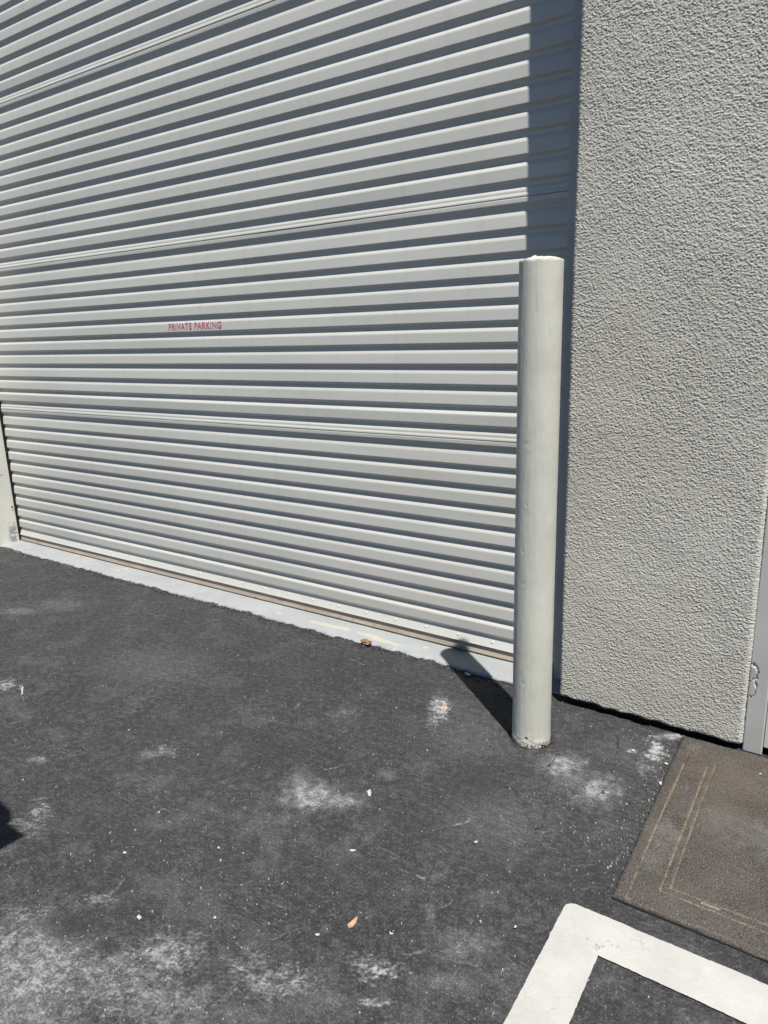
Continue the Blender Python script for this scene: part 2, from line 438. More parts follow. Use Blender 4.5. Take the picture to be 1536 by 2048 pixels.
def build_ground():
    step = 0.003
    xs = np.arange(-4.75, .22, step); ys = np.arange(.42, 2.34, step)
    X, Y = np.meshgrid(xs, ys)
    # relief
    rel = .55*fbm(X/.011, Y/.011, 5, 3, .6) + .35*fbm(X/.05, Y/.05, 9, 3)
    Z = .0007*rel + .0022*fbm(X/.35, Y/.35, 17, 3)
    chalk = np.zeros_like(X); tan = np.zeros_like(X); dark = np.zeros_like(X)
    brk = fbm(X/.03, Y/.03, 31, 4, .65); fine = fbm(X/.008, Y/.008, 41, 3, .65)
    ang = .5
    Xr = X*math.cos(ang)+Y*math.sin(ang); Yr = -X*math.sin(ang)+Y*math.cos(ang)
    streak = fbm(Xr/.035, Yr/.006, 51, 3, .6)
    def win(x0, x1, y0, y1):
        return (slice(max(0, int((y0-ys[0])/step)), max(0, int((y1-ys[0])/step)+1)),
                slice(max(0, int((x0-xs[0])/step)), max(0, int((x1-xs[0])/step)+1)))
    def patch(px, py, rx, ry, s, dst, soft=.8, k_b=.35, k_f=.15, k_s=.10):
        soft *= .85; k_b *= .75; k_f *= .6; k_s *= .6; s = min(1, s*1.4)
        "rubbed or spilled dust: an ellipse given by its outline in the photo, measured out on the ground"
        c = G(px, py); ex = (G(px+rx, py)-G(px-rx, py))*.5; ey = (G(px, py-ry)-G(px, py+ry))*.5
        R = 2.0*max(ex.length, ey.length)
        sl = win(c.x-R, c.x+R, c.y-R, c.y+R)
        det = ex.x*ey.y-ex.y*ey.x
        dx = X[sl]-c.x; dy = Y[sl]-c.y
        a = (dx*ey.y-dy*ey.x)/det; b = (-dx*ex.y+dy*ex.x)/det
        d = np.sqrt(a*a+b*b)
        g = np.clip(1.25-d*soft, -1, 1)
        v = sstep(-.05, 1.1, g + k_b*brk[sl] + k_f*fine[sl] + k_s*streak[sl] - .25)*sstep(1.9, .9, d)
        dst[sl] = np.maximum(dst[sl], s*v)
    film = .18*sstep(-.1, .9, fbm(X/.13, Y/.13, 61, 4, .6)) + .14*sstep(.1, .9, streak)*sstep(-.3, .5, fbm(X/.3, Y/.3, 63, 2))
    film *= .55+.45*sstep(1.75, 1.0, Y)
    chalk = np.maximum(chalk, film)
    # named stains, as they lie in front of the door
    patch(620, 1590, 62, 34, .62, chalk); patch(680, 1602, 60, 20, .50, chalk); patch(600, 1570, 30, 40, .4, chalk)
    patch(880, 1416, 20, 26, 1.0, chalk, .8, .4, .8); patch(888, 1412, 9, 10, .8, tan, .9, .3, .8); patch(868, 1440, 16, 18, .5, chalk, 1, .3, .9)
    patch(1125, 1530, 50, 26, .55, chalk); patch(1195, 1580, 55, 34, .55, chalk); patch(1150, 1560, 60, 30, .30, chalk)
    patch(1310, 1500, 26, 30, .75, chalk, 1, .6, .8); patch(1290, 1530, 24, 20, .45, chalk, 1, .6, .8); patch(1345, 1472, 34, 7, .7, chalk)
    patch(1262, 1502, 14, 4, .9, chalk)
    patch(82, 1625, 22, 26, .95, chalk, 1, .9, .9, .9); patch(60, 1650, 40, 22, .5, chalk, 1, .8, .9, .9)
    patch(12, 1370, 26, 14, .55, chalk, 1, .6, .5, .8); patch(40, 1222, 46, 8, .32, chalk); patch(120, 1210, 60, 14, .22, chalk)
    patch(330, 1500, 22, 12, .45, chalk, 1, .6, .7, .8); patch(300, 1508, 26, 10, .35, chalk); patch(75, 1520, 20, 8, .5, chalk)
    patch(690, 1425, 34, 12, .28, chalk, 1, .6, .7, .9); patch(775, 1548, 20, 14, .28, chalk); patch(560, 1640, 60, 14, .2, chalk)
    # the worn, greyed bay at the bottom left
    patch(70, 1930, 150, 130, .52, chalk, .8, .4, .4, .3); patch(40, 2010, 120, 80, .45, chalk, .8)
    patch(230, 1955, 150, 75, .42, chalk, .8, .6, .6, .45); patch(340, 1905, 70, 48, .50, chalk, .9, .7, .7, .4)
    patch(330, 2010, 130, 60, .40, chalk, .9, .6, .6, .4); patch(560, 1965, 90, 36, .48, chalk, .9, .6, .7, .7)
    patch(500, 1930, 46, 26, .42, chalk, 1, .7, .8, .7); patch(640, 2005, 90, 30, .26, chalk); patch(480, 2030, 120, 30, .25, chalk)
    patch(770, 1945, 40, 18, .62, chalk, 1, 1.0, .9, .7); patch(725, 1928, 30, 22, .42, chalk, 1, .8, .9, .7)
    patch(760, 2005, 54, 9, .55, chalk, 1, .6, .7, .6); patch(930, 1890, 70, 34, .34, chalk); patch(900, 1965, 90, 30, .28, chalk)
    patch(860, 1825, 10, 20, .40, chalk); patch(200, 1800, 40, 14, .4, chalk, 1, .8, .8, .6); patch(90, 1860, 90, 40, .35, chalk, .9)
    patch(95, 1900, 12, 10, .28, tan); patch(190, 1925, 20, 10, .26, tan); patch(330, 1955, 22, 12, .28, tan); patch(295, 1930, 16, 8, .26, tan)
    patch(940, 1470, 90, 50, .16, chalk); patch(1000, 1640, 120, 60, .16, chalk); patch(300, 1330, 130, 46, .15, chalk); patch(1240, 1500, 70, 40, .14, chalk)
    # fresh black sealer spots
    dk = np.zeros_like(X)
    patch(150, 1850, 62, 30, .55, dk); patch(215, 1892, 26, 16, .5, dk); patch(1180, 1760, 130, 60, .30, dk); patch(580, 1500, 120, 40, .28, dk)
    patch(700, 1345, 160, 50, .25, dk); patch(150, 1640, 120, 60, .22, dk); patch(950, 1560, 60, 40, .3, dk)
    chalk *= (1-dk*1.3).clip(0, 1); dark = np.maximum(dark, dk*.6)
    # general scuffing
    rng = random.Random(4)
    gen = sstep(.35, 1.1, streak + .6*brk)*sstep(-.2, .7, fbm(X/.22, Y/.22, 71, 3))
    chalk = np.maximum(chalk, .22*gen)
    def scratch(a, b, wd, s, dst, wob=.004, sd=0, dep=0.0):
        sl = win(min(a[0], b[0])-.03, max(a[0], b[0])+.03, min(a[1], b[1])-.03, max(a[1], b[1])+.03)
        if X[sl].size == 0: return
        wx = wob*vnoise(X[sl]/.02, Y[sl]/.02, 200+sd); wy = wob*vnoise(X[sl]/.02+9, Y[sl]/.02, 300+sd)
        d, tt = segdist(X[sl]+wx, Y[sl]+wy, a, b)
        v = sstep(wd, wd*.35, d)*(.35+.65*sstep(-.5, .3, vnoise(X[sl]/.012, Y[sl]/.012, 400+sd)))
        dst[sl] = np.maximum(dst[sl], s*v)
        if dep: Z[sl] -= dep*sstep(wd*1.5, 0, d)
    P = lambda x, y: tuple(G(x, y))[:2]
    for i, (x0, y0, x1, y1, wd, s) in enumerate([
            (700, 1318, 728, 1330, .004, .8), (905, 1652, 945, 1640, .005, .9), (938, 1638, 948, 1634, .006, .9), (1000, 1640, 1035, 1665, .003, .6),
            (40, 1370, 47, 1398, .005, .9), (505, 1432, 575, 1448, .004, .45), (598, 1405, 588, 1420, .004, .7), (650, 1540, 690, 1530, .005, .7),
            (600, 1858, 540, 1880, .003, .6), (888, 1815, 906, 1798, .003, .7), (810, 1910, 850, 1905, .005, .6), (865, 1912, 970, 1935, .004, .6),
            (835, 1750, 850, 1755, .005, .8), (850, 1752, 885, 1748, .004, .6), (800, 1738, 815, 1745, .006, .6), (530, 1802, 570, 1815, .006, .5),
            (233, 1780, 244, 1760, .005, .8), (215, 1795, 225, 1782, .004, .6), (1000, 1630, 1010, 1645, .003, .8), (960, 1605, 985, 1590, .004, .4),
            (112, 1518, 175, 1505, .004, .5), (345, 1795, 370, 1785, .003, .5), (1010, 1675, 1045, 1690, .005, .8), (1015, 1668, 1030, 1682, .003, .7),
            (905, 1650, 860, 1662, .003, .5), (720, 1960, 745, 1970, .006, .7), (590, 1950, 605, 2040, .005, .35), (1165, 1700, 1200, 1712, .004, .5)]):
        scratch(P(x0, y0), P(x1, y1), wd*.8, s*.8, chalk, .004, i)
    for i in range(60):
        px = rng.uniform(-20, 1300); py = rng.uniform(1130, 2048)
        c = G(px, py); a = rng.gauss(.45, .7); L = rng.uniform(.006, .045)*(.6 if rng.random() < .7 else 1.5)
        scratch((c.x, c.y), (c.x+L*math.cos(a), c.y+L*math.sin(a)), rng.uniform(.0022, .0036), rng.uniform(.12, .42), chalk, .005, 50+i)
    # cracks
    cr = [[(980, 1530), (1015, 1544), (1082, 1557), (1140, 1580), (1165, 1595)], [(1082, 1557), (1096, 1538), (1110, 1500)],
          [(1234, 1470), (1234, 1512), (1226, 1560), (1200, 1590)], [(1115, 1584), (1092, 1610), (1087, 1640), (1070, 1668)],
          [(1000, 1560), (1040, 1590), (1060, 1640)], [(1010, 1740), (1050, 1780), (1095, 1830)], [(58, 1470), (85, 1478), (108, 1488)],
          [(585, 1422), (606, 1415), (615, 1402)], [(430, 1210), (490, 1225), (560, 1243)], [(640, 1262), (700, 1285), (760, 1300)]]
    for k, line in enumerate(cr):
        for a, b in zip(line, line[1:]):
            scratch(P(*a), P(*b), .0030, .9, dark, .012, 700+k, .0012)
    # crumbled edge against the threshold
    ed = sill_edge(X)-Y
    rag = sstep(.052, .022, ed + .022*brk)*sstep(-.45, .25, fbm(X/.16, Y*0+1.3, 83, 3)+.4*brk)
    Z -= .005*rag
    dark = np.maximum(dark, .95*np.clip(rag*1.5, 0, 1)*sstep(-.7, .1, fine+brk*.4))
    lip = sstep(.012, .003, np.abs(ed-.012)+.006*(1+fine))*sstep(.1, .6, fbm(X/.09, Y*0+4, 85, 3))
    chalk = np.maximum(chalk, .5*lip)
    # settle the asphalt round the post
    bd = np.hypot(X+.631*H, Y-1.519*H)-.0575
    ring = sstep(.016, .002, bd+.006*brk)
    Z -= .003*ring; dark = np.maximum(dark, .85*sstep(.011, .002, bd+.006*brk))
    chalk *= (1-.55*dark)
    # keep only what the picture and a step aside can show; the outer sheet carries on from there
    xl = np.where(Y < .37*H, -.994*H, (-.994-(Y/H-.37)*1.875)*H)-.15
    xr = np.where(Y < .99*H, (-.994+(Y/H-.37)*1.547)*H, .2)+.10
    ok = (X > xl) & (X < xr)
    keep = ok[:-1, :-1] & ok[1:, 1:] & ok[1:, :-1] & ok[:-1, 1:]
    F = grid_quads(*X.shape, keep)
    V = np.stack([X, Y, Z], 2).reshape(-1, 3); A = np.stack([chalk, tan, dark], 2).reshape(-1, 3).clip(0, 1)
    V, F, A = compact(V, F, A)
    # the outer sheet, 4 mm lower
    n = len(V); o = np.array([(-60, -60, -.006), (60, -60, -.006), (60, 60, -.006), (-60, 60, -.006)])
    V = np.concatenate([V, o]); A = np.concatenate([A, np.zeros((4, 3))]); F = np.concatenate([F, [[n, n+1, n+2, n+3]]])
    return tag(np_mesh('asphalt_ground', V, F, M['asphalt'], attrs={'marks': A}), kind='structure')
build_ground()

# ------------------------------------------------------------------ threshold strip under the door
def build_sill():
    xs = np.arange(JX, -.60*H, .006); ts = np.linspace(0, 1, 26)
    Xg, T = np.meshgrid(xs, ts)
    ye = sill_edge(Xg); Yg = ye + (YD+.10-ye)*T
    Zg = .004 + .0006*fbm(Xg/.05, Yg/.05, 3, 3) - .004*sstep(.05, 0, T)*(.6+.8*vnoise(Xg/.03, Xg*0, 7))
    wear = np.zeros_like(Xg)
    for px, py, rx, s in ((655, 1252, .10, 1), (685, 1258, .06, 1), (735, 1272, .09, 1.1), (765, 1283, .09, 1.1), (790, 1290, .05, .9), (630, 1246, .05, .9),
                          (560, 1228, .03, .9), (250, 1139, .04, .9), (237, 1141, .02, .9), (155, 1112, .03, .8), (58, 1096, .02, .8), (850, 1298, .04, .7)):
        c = G(px, py)
        wear = np.maximum(wear, s*np.clip(1-np.hypot((Xg-c.x)/rx, (Yg-c.y)/.022), 0, 1)**.6)
    V = np.stack([Xg, Yg, Zg], 2).reshape(-1, 3)
    F = grid_quads(*Xg.shape)
    n = len(V); nc = len(xs)                              # front skirt
    sk = V[:nc].copy(); sk[:, 2] = -.03; V = np.concatenate([V, sk])
    i = np.arange(nc-1); F = np.concatenate([F, np.stack([n+i, n+i+1, i+1, i], 1)])
    o = np_mesh('concrete_threshold', V, F, M['sill'], attrs={'wear': np.concatenate([wear.ravel(), np.zeros(nc)])})
    return tag(o, 'blue grey painted concrete threshold strip below the ribbed door with yellowish worn patches', 'threshold', None, 'thing')
build_sill()

# ------------------------------------------------------------------ ribbed overhead door
P = .05861*H                       # rib pitch
D = .125*P                         # groove depth
def zt(i): return (1.8787-.05861*i)*H        # top of rib i, counted downwards
DX0, DX1 = JX+.014, -.668*H
def fillet(pts, rad, n=4):
    out = [Vector(pts[0])]
    for i in range(1, len(pts)-1):
        p = Vector(pts[i]); a = Vector(pts[i-1])-p; b = Vector(pts[i+1])-p
        r = rad[i] if isinstance(rad, (list, tuple)) else rad
        k = min(r, a.length*.42, b.length*.42); da = a.normalized(); db = b.normalized()
        if k < 1e-5: out.append(p); continue
        out.append(p+da*min(k*1.25, a.length*.46))
        for j in range(n+1):
            t_ = j/n; out.append((p+da*k)*(1-t_)**2 + p*2*t_*(1-t_) + (p+db*k)*t_**2)
        out.append(p+db*min(k*1.25, b.length*.46))
    out.append(Vector(pts[-1]))
    return out
rng = random.Random(11)
SEAMS = (-24, -13, -2, 9, 20)
def rib_pts(i, tilt):
    z = zt(i)
    return [(D, z), (.0024+tilt, z-.195*P), (0, z-.730*P), (D, z-.865*P)]
def panel_profile(i0, i1, first_top):
    "ribs i0 .. i1-1 then, at i1, the upper half of the joint"
    pts = []
    if first_top is None:                                  # lower half of the joint above belongs to this panel
        z = zt(i0)
        pts += [(D*1.6, z-.36*P), (D*1.6, z-.47*P), (.0004, z-.470*P), (0, z-.52*P), (0, z-.685*P), (D*.95, z-.93*P)]
    else:
        pts += [(D, first_top)]
    for i in range(i0+1, i1):
        tl = rng.uniform(-.0009, .0009)
        if i == i1-1: tl = -.0020
        if i == i0+1: tl = .0012
        pts += rib_pts(i, tl)
    return pts
def extrude(name, pts, parent, mat, nx=70, x0=DX0, x1=DX1, wave=.0007, seed=0):
    prof = np.array([(p[0], p[1]) for p in pts])
    xs = np.linspace(x0, x1, nx)
    X, K = np.meshgrid(xs, np.arange(len(prof)))
    Yv = YD + prof[K, 0] + wave*fbm(X*.8, prof[K, 1]*3.5, 500+seed, 3)
    Zv = prof[K, 1] + .0006*vnoise(X*.5, prof[K, 1]*2, 520+seed)
    V = np.stack([X, Yv, Zv], 2).reshape(-1, 3)
    F = grid_quads(*X.shape)[:, ::-1]
    return np_mesh(name, V, F, mat, parent)
door = thing('overhead_door', 'ribbed pale grey steel overhead door with red lettering beside the stucco pillar', 'door', ((DX0+DX1)/2, YD, 0))
letter_panel = None
bounds = list(SEAMS) + [31]
for s in range(len(bounds)-1):
    a, b = bounds[s], bounds[s+1]
    pts = panel_profile(a, b, None)
    if b != 31:                                            # upper half of the joint below
        z = zt(b)
        pts += [(D, z), (.0032, z-.16*P), (.0030, z-.275*P), (.0004, z-.345*P), (-.0006, z-.452*P), (D*.9, z-.458*P)]
    else:
        pts += [(D, zt(31))]
    prof = fillet(pts, .0034)
    o = extrude('door_panel', prof, door, M['door'], seed=s*10)
    if a == 9: letter_panel = o
# angled bottom bar, rivets, rubber seal
zb1, zb0 = .0690*H, .0365*H
bar_pts = fillet([(D*1.0, zb1+.004), (D*.95, zb1-.003), (-.0035, zb0+.004), (-.0055, zb0), (.012, zb0-.0005)], .003)
bar = extrude('bottom_bar', bar_pts, door, M['door'], wave=.0004, seed=77)
def disc(cx, cy, cz, r, hgt, nrm, n=14, rings=4):
    nrm = Vector(nrm).normalized(); q = nrm.to_track_quat('Z', 'Y').to_matrix()
    v = []; f = []
    for k in range(rings+1):
        a = k/rings*math.pi/2
        for j in range(n):
            th = 2*math.pi*j/n
            v.append(Vector((cx, cy, cz)) + q @ Vector((r*math.cos(a)*math.cos(th), r*math.cos(a)*math.sin(th), hgt*math.sin(a)+.0002)))
    for k in range(rings):
        for j in range(n):
            f.append([k*n+j, k*n+(j+1) % n, (k+1)*n+(j+1) % n, (k+1)*n+j])
    return v, f
zr = .5*(zb1+zb0); yr = YD + (-.0015+D*.95)/2
xa = onY(678, 1213.7, yr).x; xb = onY(985, 1292, yr).x; sp = (xb-xa)/5
bn = Vector((0, -(zb1-zb0-.007), D*.95+.0015)).normalized()
k = -40
while xa+k*sp < DX1-.03:
    x = xa+k*sp; k += 1
    if x < DX0+.04: continue
    v, f = disc(x, yr-.0003, zr, .0056, .0030, bn)
    np_mesh('rivet', np.array(v), f, M['door'], bar)
seal_prof = fillet([(.030, zb0+.006), (.0030, zb0+.001), (.0006, zb0*.62), (-.0035, zb0*.28), (-.0030, .0085), (.012, .0075), (.03, .0075)], .006)
extrude('bottom_seal', seal_prof, door, M['seal'], wave=.0012, seed=88)

# lettering on the rib face
fc = bpy.data.curves.new('lettering_curve', 'FONT'); fc.body = 'PRIVATE PARKING'; fc.size = .05; fc.space_character = 1.12; fc.offset = .0011
fo = bpy.data.objects.new('lettering_curve', fc); C.objects.link(fo)
dg = bpy.context.evaluated_depsgraph_get(); dg.update()
tm = bpy.data.meshes.new_from_object(fo.evaluated_get(dg))
co = np.array([v.co[:] for v in tm.vertices]); polys = [list(p_.vertices) for p_ in tm.polygons]
bpy.data.objects.remove(fo); bpy.data.curves.remove(fc)
lo, hi = co.min(0), co.max(0)
pl = onY(337.5, 657, YD); pr = onY(443, 654, YD)
ri = int(round((1.8787-(pl.z+.012)/H)/.05861-.35))        # rib carrying the words
zl0 = zt(ri)-.585*P; zl1 = zt(ri)-.165*P
u = (co[:, 0]-lo[0])/(hi[0]-lo[0]); vv = (co[:, 1]-lo[1])/(hi[1]-lo[1])
lx = pl.x+(pr.x-pl.x)*u; lz = zl0+(zl1-zl0)*vv
fy = np.interp(-lz, [-(zt(ri)-.12*P), -(zt(ri)-.195*P), -(zt(ri)-.730*P)], [.0052, .0033, .0000])   # the rib face under the words
LV = np.stack([lx, YD+fy-.0016+.0007*fbm(lx*.8, lz*3.5, 530, 3), lz], 1)
np_mesh('lettering', LV, polys, M['letters'], letter_panel, False)
bpy.data.meshes.remove(tm)

# ------------------------------------------------------------------ door frame: left jamb, head, right guide
ZH = 3.62*H                       # head of the opening
frame = thing('steel_doorway', 'painted steel frame round the ribbed door, cream left jamb and shaded grey right guide', 'door frame', (JX, YD, 0))
mb = MB(); mb.box((JX-.05, YP+.004, -.01), (JX, YD-.007, ZH), .002)
jamb = mb.build('jamb', M['jamb'], frame)
for px, py, r in ((2.5, 950, .0045), (24, 1013, .0065), (25.5, 1019.5, .0045), (13, 905, .004)):
    q = onX(px, py, JX)
    v, f = disc(q.x+.0002, q.y, q.z, r, r*.45, (1, 0, 0), 12)
    np_mesh('bolt', np.array(v), f, M['bolt'], jamb)
mb = MB(); mb.box((JX-.05, YD-.0065, -.005), (JX-.004, YD+.030+D, ZH)); mb.box((JX-.0035, YD+.012+D, -.005), (JX+.05, YD+.030+D, ZH)); mb.build('track_gap_shade', M['dark'], frame)  # near-black boxes put behind the jamb as the shade of the open gap
GX = onY(1147, 20, YD-.034).x
mb = MB(); mb.box((GX, YD-.034, .002), (-.60*H, YD-.028, ZH), .0015)
mb.box((GX-.0004, YD-.030, .002), (GX+.003, YD-.010, ZH), .0012)
mb.build('guide_rail', M['guide'], frame)
mb = MB(); mb.box((GX+.006, YD-.010, -.01), (-.60*H, YD+.06, ZH)); mb.build('guide_backing', M['dark'], frame)
mb = MB(); mb.box((JX, YP+.004, ZH), (-.60*H, YD+.14, ZH+.05), .003); mb.build('head_trim', M['jamb'], frame)

# ------------------------------------------------------------------ stucco walls
def stucco_relief(U, W, seed=0):
    def worley(x, y, sd):
        ix = np.floor(x); iy = np.floor(y); best = np.full(x.shape, 9.0); hh = np.zeros(x.shape)
        for dx in (-1, 0, 1):
            for dy in (-1, 0, 1):
                cx = ix+dx; cy = iy+dy
                d = np.hypot(x-cx-_hash(cx, cy, sd), y-cy-_hash(cx, cy, sd+1))/(.6+.7*_hash(cx, cy, sd+2))
                m_ = d < best; best = np.where(m_, d, best); hh = np.where(m_, _hash(cx, cy, sd+3), hh)
        return best, hh
    wu = U+.0016*vnoise(U/.005, W/.005, seed+21); ww = W+.0016*vnoise(U/.005+5, W/.005, seed+22)
    d, hh = worley(wu/.0056, ww/.0044, seed+3)
    dome = np.sqrt(np.clip(1-(d/.95)**2, 0, 1))*(.25+.75*hh)
    a = fbm(wu/.0046, ww/.0036, seed+1, 2, .5)
    return np.clip(.16+.62*dome+.26*a+.06*vnoise(U/.03, W/.03, seed+9), 0, 1)
PX0, PX1 = -.637*H, -.184*H
def build_pillar():
    z0 = .019*H; R = .012
    # plan profile: back along the left side, round the arris, across the face, round the right arris
    prof = []
    for k in range(14): prof.append((PX0, YP+.07-k*(.07-R)/14, -1, 0))
    for k in range(9):
        a = k/8*math.pi/2; prof.append((PX0+R-R*math.cos(a), YP+R-R*math.sin(a), -math.cos(a), -math.sin(a)))
    n = int((PX1-PX0-2*R)/.0012)
    for k in range(1, n): prof.append((PX0+R+(PX1-PX0-2*R)*k/n, YP, 0, -1))
    for k in range(9):
        a = k/8*math.pi/2; prof.append((PX1-R+R*math.sin(a), YP+R-R*math.cos(a), math.sin(a), -math.cos(a)))
    for k in range(1, 5): prof.append((PX1, YP+R+k*.004, 1, 0))
    prof = np.array(prof)
    s = np.concatenate([[0], np.cumsum(np.hypot(*np.diff(prof[:, :2], axis=0).T))])
    zs = np.concatenate([np.arange(z0, 2.25, .0012), np.arange(2.26, 3.0, .02), [4.9]])
    S, Zg = np.meshgrid(s, zs); K = np.meshgrid(np.arange(len(s)), zs)[0]
    rel = stucco_relief(S, Zg); rel[-38:] = rel[-38:]*.2+.4
    wob = .0005*fbm(S/.11, Zg/.11, 61, 3) + .0022*fbm(S/.5, Zg/.5, 66, 2)
    off = (.0029+.0004*vnoise(S/.16, Zg/.16, 77))*(rel-.5) + wob
    rr = .010*(1+.5*vnoise(S/.05, S*0, 5)); dz = np.clip(Zg-z0, 0, None)
    rnd = np.where(dz < rr, rr-np.sqrt(np.clip(rr*rr-(rr-dz)**2, 0, None)), 0)
    off = off-rnd
    low = -.006*sstep(.0, .02, .02-dz)*vnoise(S/.04, S*0+2, 15)
    V = np.stack([prof[K, 0]+prof[K, 2]*off, prof[K, 1]+prof[K, 3]*off, Zg+low-(S-s[0])*.0*1], 2)
    # the foot slopes very slightly down to the right
    V[:, :, 2] -= np.clip(1-dz/.2, 0, 1)*(.006*(S/s[-1]-.5))
    nr, nc = Zg.shape
    V = V.reshape(-1, 3); F = grid_quads(nr, nc)
    # underside lip going back
    lip = V[:nc].copy(); nn = np.stack([prof[:, 2], prof[:, 3]], 1); lip[:, :2] -= nn*.035
    lip[:, 2] += .002
    b0 = len(V); V = np.concatenate([V, lip]); i = np.arange(nc-1)
    F = np.concatenate([F, np.stack([b0+i, b0+i+1, i+1, i], 1)])
    wall = thing('stucco_pillar', 'grey rough stucco pillar between the ribbed door and the grey door casing', 'wall', ((PX0+PX1)/2, YP, 0))
    np_mesh('stucco_coat', V, F, M['stucco'], wall, attrs={'relief': np.concatenate([rel.ravel(), np.full(nc, .5)])})
    mb = MB(); mb.box((PX0+.02, YP+.030, -.02), (PX1-.02, YP+.068, 4.9)); mb.build('footing', M['dark'], wall)  # footing coloured near-black for the shade under the stucco overhang
    return wall
build_pillar()
# what the building does beyond the picture: the pier left of the jamb and the wall over the opening
w_ = thing('stucco_wall', 'grey stucco wall left of the cream jamb and over the ribbed door', 'wall', (JX-.6, YP, 0))
mb = MB(); mb.box((JX-2.5, YP, .02), (JX-.051, YP+.3, 4.9), .01); mb.build('pier', M['stucco_far'], w_)
mb = MB(); mb.box((JX-.05, YP, ZH+.052), (PX0-.001, YP+.3, 4.9), .01); mb.build('lintel', M['stucco_far'], w_)

# ------------------------------------------------------------------ timber casing and door on the right
ent = thing('entry_frame', 'grey enamelled timber casing with a lifted paint blister, right of the stucco pillar', 'door frame', (PX1, YP, 0))
cx0 = PX1+.0015; cx1 = PX1+.052
def build_casing():
    zs = np.concatenate([np.arange(.002, 1.0, .003), np.linspace(1.003, 2.5, 200)])
    yf = YP+.010
    xs = [(cx0, yf+.03), (cx0, yf+.002), (cx0+.002, yf)] + [(x, yf) for x in np.linspace(cx0+.004, cx1-.004, 26)] + [(cx1-.002, yf), (cx1, yf+.002), (cx1, yf+.03)]
    pr = np.array(xs); Kx, Zg = np.meshgrid(np.arange(len(pr)), zs)
    X = pr[Kx, 0].copy(); Y = pr[Kx, 1].copy()
    X += .0006*vnoise(Zg*4, X*0, 2)
    # blistered flap of paint near the foot: raised, with a torn lip
    c = onY(1505, 1345, yf); c2 = onY(1503, 1375, yf)
    # two lifted tongues of paint: flat fields that stand a little proud, with an open torn lip along their right side
    d = np.hypot((X-c.x+.004)/.017, (Zg-c.z)/.024)+.15*(vnoise(X/.012, Zg/.012, 4)+.8*vnoise(X/.005, Zg/.006, 6))
    Y += -.0026*sstep(1.02, .90, d)*sstep(-1.2, .6, (X-c.x)/.017) + .0045*sstep(.12, .0, np.abs(d-1.05))*sstep(-.5, .3, (X-c.x)/.012+(Zg-c.z)/.05)
    d2 = np.hypot((X-c2.x+.004)/.015, (Zg-c2.z)/.028)+.15*(vnoise(X/.012, Zg/.012, 8)+.8*vnoise(X/.005, Zg/.006, 9))
    Y += -.0018*sstep(1.02, .90, d2)*sstep(-1.2, .6, (X-c2.x)/.015) + .0045*sstep(.12, .0, np.abs(d2-1.05))*sstep(-.2, .4, (X-c2.x)/.012)
    V = np.stack([X, Y, Zg], 2).reshape(-1, 3); F = grid_quads(*X.shape)
    nb = len(pr); bot = V[:nb].copy(); bot[:, 1] = yf+.03; b0 = len(V); V = np.concatenate([V, bot]); i = np.arange(nb-1)
    F = np.concatenate([F, np.stack([b0+i, b0+i+1, i+1, i], 1)])
    np_mesh('casing', V, F, M['casing'], ent)
build_casing()
mb = MB(); mb.box((cx1+.0015, YP+.022, .022), (cx1+.16, YP+.055, 2.5), .002); mb.build('jamb', M['cream'], ent)
mb = MB(); mb.box((cx1-.03, YP+.056, -.01), (cx1+1.1, YP+.09, 2.5)); mb.build('backing', M['dark'], ent)
mb = MB(); mb.box((cx1+.165, YP+.030, .022), (cx1+1.05, YP+.050, 2.2), .002); mb.build('door_leaf', M['casing'], ent)

